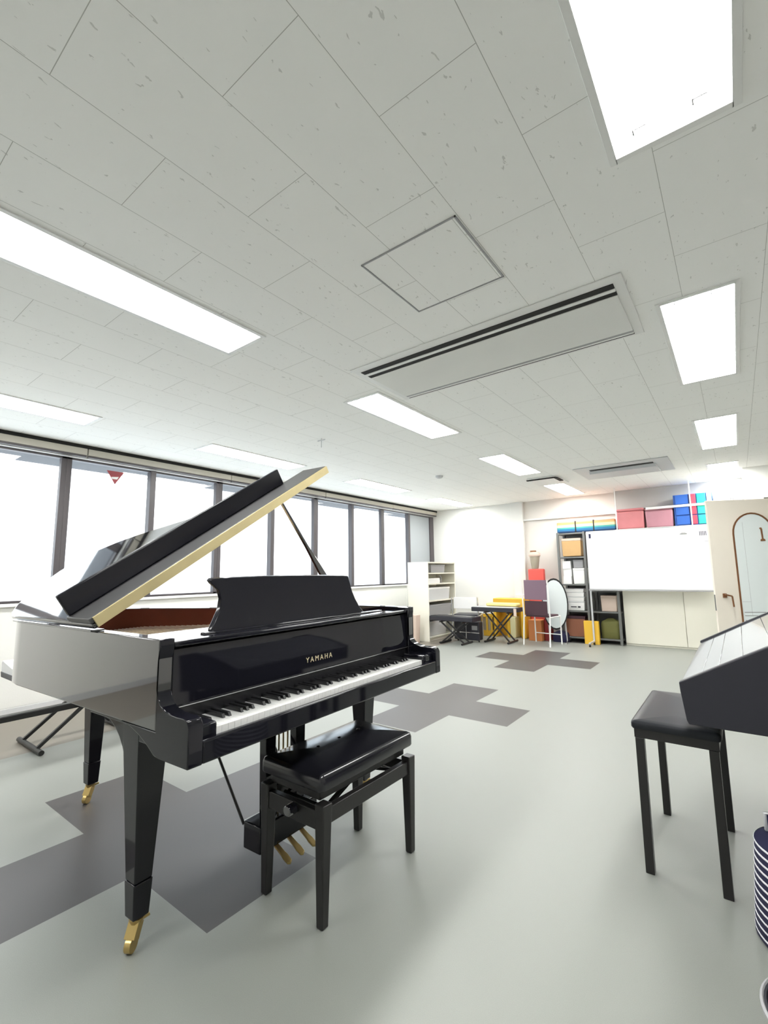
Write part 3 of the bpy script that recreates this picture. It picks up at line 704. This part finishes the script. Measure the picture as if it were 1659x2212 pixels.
crate('drawer_box', -4.61, -4.28, 6.87, 7.62, 0.682, 0.90, 'lightgrey', 'wide silver grey box filling the middle shelf of the cream unit', 'box', lidm='white')
crate('storage_box', -4.62, -4.28, 6.87, 7.66, 0.397, 0.60, 'greyplastic', 'dark grey box on the shelf second from the floor of the cream unit', 'box')
crate('storage_box', -4.62, -4.30, 6.90, 7.5, 0.072, 0.32, 'lightgrey', 'pale box on the bottom shelf of the cream unit', 'box')
t = MB().frustum((-0.07, 0.07, -0.06, 0.06), (-0.085, 0.085, -0.07, 0.07), 0, 0.46).build('shade_box', 'tan', bevel=0.006)  # added box, its beige stands in for shade on the shelf unit's side
t.location = (-4.42, 6.62, 0); tag(t, 'tall beige box put in for the shade on the side of the cream unit', 'bin')

# keyboards on cross stands in the far corner
t = thing('keyboard_stand', (-3.24, 7.45, 0), 'black cross-legged stand carrying the keyboard with the yellow cover on it', 'stand', rz=R(-90))
x_stand(t, -0.20, 0.20, -0.17, 0.17, 0.49)
t = thing('electronic_keyboard', (-3.25, 7.42, 0.503), 'dark electronic keyboard on the cross-legged stand left of the purple-backed chair', 'keyboard')
MB().box(-0.42, 0.36, -0.17, 0.15, 0, 0.07).build('keyboard_body', 'darkplastic', t, bevel=0.008)
MB().box(-0.40, 0.34, -0.16, 0.02, 0.07, 0.078).build('key_field', 'silver', t, bevel=0.002)
MB().box(0.33, 0.375, -0.178, -0.1705, -0.05, 0.065).build('end_bracket', 'tan', t)
t = MB().box(-0.27, 0.27, -0.10, 0.10, 0, 0.055).build('rolled_mat', 'yellowl', bevel=0.02, seg=3); t.location = (-3.22, 7.55, 0.58)
tag(t, 'pale yellow folded cloth lying on the far keyboard', 'cloth')
t = thing('keyboard_stand', (-3.80, 6.93, 0), 'black cross-legged stand under the low black keyboard in front of the cream unit', 'stand', rz=R(-90))
x_stand(t, -0.20, 0.20, -0.15, 0.15, 0.355)
t = thing('electronic_keyboard', (-3.80, 6.93, 0.368), 'low black electronic keyboard in front of the cream shelf unit', 'keyboard')
MB().box(-0.41, 0.38, -0.16, 0.16, 0, 0.075).build('keyboard_body', 'darkplastic', t, bevel=0.008)
MB().box(-0.39, 0.36, -0.15, 0.0, 0.075, 0.082).build('key_field', 'ebony', t, bevel=0.002)

def make_chair(name, loc, rz, label, seat_m, back_m, frame_m='chrome', hb=0.78, hs=0.43, w_=0.42, d_=0.40, low=0.10):
    t = thing(name, loc, label, 'chair', rz=rz)
    a = w_/2
    MB().cushion(-a+0.02, a-0.02, -d_/2, d_/2, hs-0.03, hs, crown=0.006, rr=0.03).build('seat', seat_m, t, smooth=50)
    # curved backrest
    pts = [(-a+0.03, 0.03), (-a/2, 0.005), (0, 0), (a/2, 0.005), (a-0.03, 0.03)]
    back = [(x, d_/2+0.03-y) for x, y in pts]+[(x, d_/2+0.045-y) for x, y in reversed(pts)]
    MB().prism(back, hs+low, hb).build('backrest', back_m, t, bevel=0.004)
    for sx in (-1, 1):
        MB().path([(sx*a, -d_/2, 0.0), (sx*a, -d_/2+0.01, hs-0.02)], 0.011).build('leg', frame_m, t)
        MB().path([(sx*a, d_/2+0.05, 0.0), (sx*a, d_/2, hs-0.02), (sx*a, d_/2+0.035, hb)], 0.011).build('leg', frame_m, t)
        MB().path([(sx*a, -d_/2+0.01, hs-0.03), (sx*a, d_/2, hs-0.03)], 0.010).build('side_bar', frame_m, t)
    MB().path([(-a, -d_/2+0.005, 0.15), (a, -d_/2+0.005, 0.15)], 0.008).build('stretcher', frame_m, t)
    return t
make_chair('stacking_chair', (-3.96, 7.68, 0), R(195), 'black chair with pale cream back and chrome legs behind the low keyboard', 'darkplastic', 'paper', hb=0.72, hs=0.42, w_=0.46)
make_chair('stacking_chair', (-2.58, 7.58, 0), R(172), 'chair with purple-brown cloth back and white frame left of the grey rack', 'maroon', 'purple', 'white', hb=1.02, hs=0.47, w_=0.44, d_=0.36, low=0.24)
ch = [o for o in bpy.data.objects if o.name.startswith('stacking_chair')][-1]
MB().box(-0.19, 0.19, 0.185, 0.20, 0.47, 0.69).build('lower_back', 'maroon', ch, bevel=0.004)
t = thing('instrument_case', (-3.73, 7.24, 0), 'black case with silver edges on the floor between the two keyboards', 'case')
MB().box(-0.24, 0.23, -0.07, 0.08, 0.03, 0.34).build('case_body', 'darkplastic', t, bevel=0.02, seg=3)
MB().box(-0.24, 0.23, -0.074, -0.07, 0.15, 0.162).box(-0.01, 0.0, -0.074, -0.07, 0.03, 0.33).build('metal_edge', 'chrome', t)
MB().box(0.10, 0.20, -0.075, -0.07, 0.20, 0.27).build('case_label', 'greyplastic', t, bevel=0.004)
for x in (-0.20, 0.19):
    MB().tube((x, 0, 0.0), (x, 0, 0.03), 0.012).build('rubber_foot', 'blackmetal', t)

# yellow play furniture
t = thing('yellow_cabinet', (-3.26, 8.14, 0), 'large bright yellow wooden unit with arched openings behind the keyboards', 'cabinet')
mb = MB().box(-0.35, 0.24, -0.13, 0.13, 0.50, 0.68)
for x0, x1 in ((-0.35, -0.30), (-0.10, -0.05), (0.16, 0.24)): mb.box(x0, x1, -0.13, 0.13, 0, 0.52)
mb.box(-0.35, 0.24, 0.10, 0.13, 0, 0.52)
mb.build('cabinet_body', 'yellow', t, bevel=0.01, seg=3)
MB().box(-0.05, 0.05, -0.12, 0.09, 0.0, 0.36).build('yellow_block', 'ylw', t, bevel=0.01)
t = thing('yellow_crate', (-3.80, 8.12, 0), 'light yellow slatted crate with white top left of the yellow unit', 'crate')
mb = MB()
for x in (-0.14, -0.05, 0.04, 0.13): mb.box(x, x+0.03, -0.12, -0.10, 0.08, 0.36)
mb.box(-0.15, 0.17, -0.10, 0.10, 0.0, 0.10).box(-0.15, 0.17, -0.12, 0.10, 0.34, 0.40)
mb.build('crate_frame', 'yellow', t, bevel=0.003)
MB().box(-0.13, 0.15, -0.095, 0.10, 0.10, 0.34).build('crate_filling', 'wicker', t)
MB().box(-0.17, 0.19, -0.13, 0.11, 0.40, 0.44).build('crate_top', 'paper', t, bevel=0.005)
t = MB().box(-0.10, 0.13, -0.04, 0.03, 0, 0.74).build('pale_board', 'paper', bevel=0.01); t.location = (-3.05, 8.36, 0.10)
t.location = (-3.22, 8.42, 0); tag(t, 'white board with pink edge standing behind the yellow unit', 'board')
# red foam pad and wicker figure
t = MB().box(-0.14, 0.14, -0.05, 0.05, 0, 1.20).build('foam_pad', 'red', bevel=0.02, seg=3); t.location = (-2.90, 8.10, 0)
t.location = (-2.88, 8.30, 0); tag(t, 'bright red upright foam pad behind the purple-backed chair', 'pad')
t = thing('wicker_basket', (-2.90, 8.30, 1.20), 'beige tall basket with brown ribbon standing on the red pad', 'basket')
MB().lathe([(0.05, 0), (0.06, 0.02), (0.085, 0.20), (0.095, 0.26), (0.085, 0.265), (0.05, 0.03), (0, 0.03)], n=24).build('basket_body', 'wicker', t, smooth=50)
MB().lathe([(0.096, 0.22), (0.103, 0.235), (0.10, 0.27), (0.07, 0.30), (0.0, 0.305)], n=24).build('cloth_top', 'tan', t, smooth=50)
MB().box(-0.07, 0.03, -0.03, 0.03, 0.295, 0.33).build('ribbon', 'bronze', t, bevel=0.01)
t = MB().box(-0.12, 0.10, -0.12, 0.12, 0, 0.34).build('tall_box', 'orange', bevel=0.005); t.location = (-2.80, 7.98, 0)
tag(t, 'orange brown carton under the purple-backed chair', 'box')
t = MB().box(-0.05, 0.04, -0.12, 0.08, 0, 0.36).build('tall_box', 'darkred', bevel=0.005); t.location = (-2.64, 8.10, 0)
tag(t, 'narrow dark red carton next to the orange one', 'box')
t = MB().cushion(-0.12, 0.12, -0.10, 0.10, 0, 0.16, crown=0.02, rr=0.05).build('floor_bag', 'navy', smooth=50); t.location = (-2.43, 8.02, 0)
tag(t, 'low black bag on the floor under the folded round table', 'bag')
# folded round table
t = thing('folded_table', (-2.455, 7.87, 0), 'folded white round table with black rim standing on its edge beside the grey rack', 'table', rz=R(12))
n_ = 28
disc = [(0.205*math.cos(2*PI*k/n_), 0.62+0.42*math.sin(2*PI*k/n_)) for k in range(n_)]
disc2 = [(0.188*math.cos(2*PI*k/n_), 0.62+0.39*math.sin(2*PI*k/n_)) for k in range(n_)]
MB().prism(disc, -0.012, 0.012, axis='y').build('table_edge', 'blackmetal', t)
MB().prism(disc2, -0.016, -0.0125, axis='y').build('table_top', 'frost', t)
for x in (-0.13, 0.13):
    MB().path([(x, 0.03, 0.62), (x+0.02, 0.05, 0.03)], 0.012).build('leg', 'silver', t)
    MB().path([(x+0.02, -0.22, 0.018), (x+0.02, 0.12, 0.018)], 0.012).build('foot', 'chrome', t)

# steel racks
def rack(loc, w_, d_, h_, zs, label):
    t = thing('steel_rack', loc, label, 'rack')
    for x in (0, w_):
        for y in (0, d_):
            MB().box(x-0.018, x+0.018, y-0.018, y+0.018, 0, h_).build('post', 'greymetal', t, bevel=0.002)
    for z in zs: MB().box(-0.015, w_+0.015, -0.015, d_+0.015, z-0.015, z+0.008).build('shelf', 'greymetal', t, bevel=0.002)
    MB().box(0, w_, d_+0.01, d_+0.015, 0.05, h_).build('back_panel', 'greymetal', t)
    return t
rack((-2.40, 8.06, 0), 0.42, 0.36, 1.80, [0.08, 0.50, 0.93, 1.38, 1.78], 'tall grey steel rack left of the whiteboard')
rack((-1.93, 8.06, 0), 0.40, 0.36, 0.84, [0.08, 0.50, 0.83], 'low grey steel rack behind the lower left of the whiteboard')
RX0, RX1 = -2.37, -2.01
crate('cardboard_box', -2.35, -2.04, 8.08, 8.38, 1.40, 1.70, 'cardboard', 'tan cardboard box on the top shelf of the tall rack', 'box', lidm='tan')
crate('storage_box', -2.20, -2.02, 8.10, 8.38, 0.94, 1.20, 'white', 'white drawer box on the middle shelf of the tall rack', 'box')
sheets('paper_stack', -2.35, -2.22, 8.09, 8.36, 0.94, 1.32, 'tall white folder stack at the left of the tall rack middle shelf', 'papers', n_=3)
crate('storage_box', -2.19, -2.03, 8.10, 8.36, 1.205, 1.34, 'greyplastic', 'grey box on top of the white drawer box in the tall rack', 'box')
gr = 'white boxes on the lower shelf of the tall rack'
for k, (z0, z1, lb) in enumerate([(0.51, 0.655, 'bottom'), (0.657, 0.73, 'second from the bottom'), (0.732, 0.80, 'second from the top'), (0.802, 0.865, 'topmost')]):
    t = crate('flat_box', -2.355, -2.045, 8.08, 8.37, z0, z1, 'white', 'flat white box in the tall rack, %s of its stack' % lb, 'box', lidm='lightgrey', group=gr)
    if k == 0:
        MB().box(-0.06, 0.03, -0.150, -0.147, 0.05, 0.065).box(0.05, 0.09, -0.150, -0.147, 0.045, 0.07).build('printed_mark', 'darkplastic', t)
crate('cardboard_box', -2.36, -2.05, 8.07, 8.36, 0.09, 0.42, 'brown', 'brown box on the bottom shelf of the tall rack', 'box', lidm='maroon')
t = thing('yellow_box', (-1.93, 7.99, 0), 'bright yellow carton on the floor between the two racks', 'box')
MB().box(-0.12, 0.10, -0.03, 0.04, 0.0, 0.36).build('box_body', 'yellow', t, bevel=0.004)
crate('storage_box', -1.80, -1.57, 8.10, 8.36, 0.51, 0.76, 'tan', 'pinkish beige box on the middle shelf of the low rack', 'box')
t = MB().cushion(-0.15, 0.13, -0.12, 0.12, 0, 0.28, crown=0.03, rr=0.06).build('sack', 'olive', smooth=50); t.location = (-1.68, 8.2, 0.09)
tag(t, 'olive green lumpy bag at the bottom of the low rack', 'bag')
# items on top
t = thing('rainbow_mat', (-2.42, 8.10, 1.792), 'folded rainbow striped mat with two black straps on top of the tall rack', 'mat')
MB().box(0, 0.92, 0, 0.30, 0, 0.19).build('mat_body', 'rainbow', t, bevel=0.02, seg=3)
for x in (0.30, 0.585): MB().box(x, x+0.02, -0.004, 0.304, -0.004, 0.198).build('strap', 'blackmetal', t, bevel=0.002)

# hanging shelf with bins
t = thing('wall_shelf', (-1.5, 8.08, 1.80), 'long white shelf with front rail hung from the ceiling above the whiteboard', 'shelf')
MB().box(0, 1.64, 0, 0.285, -0.02, 0.0).build('shelf_board', 'white', t, bevel=0.002)
MB().box(0.45, 1.64, -0.025, -0.008, 0.275, 0.31).build('front_rail', 'white', t, bevel=0.002)
for x in (0.03, 1.03): MB().box(x-0.008, x+0.008, -0.026, -0.012, -0.02, 0.66).build('hanging_rod', 'white', t)
crate('storage_bin', -1.475, -1.085, 8.085, 8.34, 1.801, 2.12, 'pink', 'pink translucent storage bin, left one above the whiteboard', 'bin', bevel=0.02)
crate('storage_bin', -1.07, -0.70, 8.085, 8.34, 1.801, 2.10, 'pink2', 'mauve pink storage bin, right one above the whiteboard', 'bin', lidm='pink2', bevel=0.02)
t = thing('drawer_tower', (-0.665, 8.085, 1.801), 'small drawer tower with blue, red, green and yellow drawers above the whiteboard', 'drawers')
MB().box(-0.02, 0.46, 0.01, 0.24, 0, 0.46).build('tower_body', 'blue', t, bevel=0.003)
for k, (x0, x1, c_) in enumerate(((0.0, 0.175, 'blue'), (0.18, 0.265, 'pred'), (0.27, 0.385, 'green'), (0.39, 0.455, 'ylw'))):
    for z0, z1 in ((0.01, 0.14), (0.155, 0.30), (0.315, 0.455)):
        MB().box(x0+0.004, x1-0.004, -0.012, 0.01, z0, z1).build('drawer', c_, t, bevel=0.004)
crate('storage_box', -0.19, 0.0, 8.09, 8.34, 1.802, 2.235, 'white', 'white box on the shelf beside the coloured drawers', 'box')
t = thing('bottle_rack', (0.075, 8.22, 1.80), 'pale rack of white bottles at the right end of the shelf', 'rack')
MB().box(-0.06, 0.06, 0.03, 0.05, 0, 0.44).box(-0.06, -0.045, -0.05, 0.04, 0, 0.44).build('rack_frame', 'greyplastic', t)
for x in (-0.02, 0.028): MB().lathe([(0.02, 0.0), (0.02, 0.36), (0.012, 0.40), (0.012, 0.43), (0, 0.431)], (x, 0, 0), n=14).build('bottle', 'white', t, smooth=50)

# whiteboard on wheels
t = thing('whiteboard', (-1.90, 7.90, 0), 'large white mobile whiteboard in front of the racks', 'whiteboard')
MB().box(0, 1.64, 0.0, 0.02, 0.87, 1.77).build('board_panel', 'board', t, bevel=0.002)
MB().box(-0.008, 1.648, -0.003, 0.024, 1.768, 1.782).box(-0.008, 0.002, -0.003, 0.024, 0.86, 1.78).box(1.638, 1.648, -0.003, 0.024, 0.86, 1.78).build('board_frame', 'silver', t)
MB().box(-0.008, 1.648, -0.06, 0.024, 0.845, 0.868).build('pen_tray', 'greyplastic', t, bevel=0.004)
for x in (0.0, 1.64):
    MB().box(x-0.012, x+0.012, 0.024, 0.045, 0.06, 1.0).build('post', 'silver', t)
    MB().box(x-0.014, x+0.014, -0.26, 0.045, 0.045, 0.065).build('foot', 'silver', t)
    for y in (-0.24, 0.025): MB().tube((x-0.01, y, 0.022), (x+0.01, y, 0.022), 0.022).build('wheel', 'blackmetal', t)
MB().box(0.035, 0.065, -0.004, 0.0, 1.67, 1.74).build('magnet', 'navy', t)
MB().prism([(1.27, 1.665), (1.30, 1.685), (1.34, 1.685), (1.37, 1.665)], -0.012, 0.0, axis='y').build('magnet', 'greyplastic', t)
MB().box(1.50, 1.60, -0.003, 0.0, 1.62, 1.70).build('note', 'lightgrey', t)
mb = MB()
for k in range(5): mb.box(1.51+k*0.018, 1.517+k*0.018, -0.0045, -0.003, 1.63, 1.69)
mb.build('note_lines', 'navy', t)
MB().box(1.56, 1.63, -0.003, 0.0, 1.545, 1.552).box(1.53, 1.63, -0.003, 0.0, 1.49, 1.493).build('pen_line', 'greyplastic', t)
# low cabinet
t = thing('low_cabinet', (-1.49, 8.16, 0), 'low cream two-door cabinet under the whiteboard', 'cabinet')
MB().box(0, 1.62, 0.02, 0.32, 0, 0.84).build('cabinet_body', 'cream', t, bevel=0.003)
MB().box(0.004, 0.808, 0, 0.02, 0.03, 0.83).build('door', 'cream', t, bevel=0.003)
MB().box(0.814, 1.616, 0, 0.02, 0.03, 0.83).build('door', 'cream', t, bevel=0.003)

# open door with an arched glass
ang = math.atan2(0.44, 0.90)
t = thing('door_1', (-0.245, 6.94, 0), None, None, rz=ang); t['kind'] = 'structure'
LW = 0.80
cx_, rr_ = 0.475, 0.205
arch = [(cx_-rr_, 0.36)]+[(cx_-rr_*math.cos(k*PI/16), 1.58+rr_*1.15*math.sin(k*PI/16)) for k in range(17)]+[(cx_+rr_, 0.36)]
arch_o = [(cx_-rr_-0.016, 0.36)]+[(cx_-(rr_+0.016)*math.cos(k*PI/16), 1.58+(rr_+0.016)*1.15*math.sin(k*PI/16)) for k in range(17)]+[(cx_+rr_+0.016, 0.36)]
MB().box(0, LW, 0, 0.04, 0.01, 2.0).build('door_leaf', 'creamdoor', t, bevel=0.004)
k = len(arch)
vs = [(a, -0.010, b_) for a, b_ in arch]+[(a, -0.010, b_) for a, b_ in arch_o]+[(a, 0.0, b_) for a, b_ in arch]+[(a, 0.0, b_) for a, b_ in arch_o]
fs = []
for i in range(k-1):
    fs += [(i, i+1, k+i+1, k+i), (2*k+i, 2*k+i+1, i+1, i), (k+i, k+i+1, 3*k+i+1, 3*k+i)]
MB().add(vs, fs).build('arch_trim', 'bronze', t, smooth=40)
MB().prism(arch, -0.004, 0.001, axis='y').build('arch_glass', 'frost', t)
MB().box(0.37, 0.3712, -0.006, -0.004, 0.60, 1.72).box(0.28, 0.37, -0.006, -0.004, 0.765, 0.768).build('glass_line', 'greyplastic', t)
mb = MB()
for z in (0.44, 0.49, 0.545, 0.60, 0.64): mb.box(0.29, 0.67, -0.006, -0.004, z, z+0.006)
mb.build('glass_line', 'greymetal', t)
MB().prism([(0.545, 1.485), (0.595, 1.485), (0.592, 1.505), (0.575, 1.515), (0.572, 1.63), (0.565, 1.65), (0.548, 1.648), (0.545, 1.635), (0.556, 1.625), (0.560, 1.515), (0.545, 1.503)], -0.014, -0.004, axis='y').build('numeral', 'bronze', t, bevel=0.002)
hd = MB().box(0.075, 0.115, -0.02, 0.0, 0.815, 0.865).build('door_handle', 'bronze', t, bevel=0.004)
MB().path([(0.095, -0.02, 0.85), (0.095, -0.06, 0.85), (0.150, -0.06, 0.835), (0.158, -0.06, 0.71)], 0.009).build('lever', 'bronze', hd)
MB().box(-0.003, 0.001, 0.008, 0.03, 0.66, 0.85).build('latch_plate', 'greymetal', t)
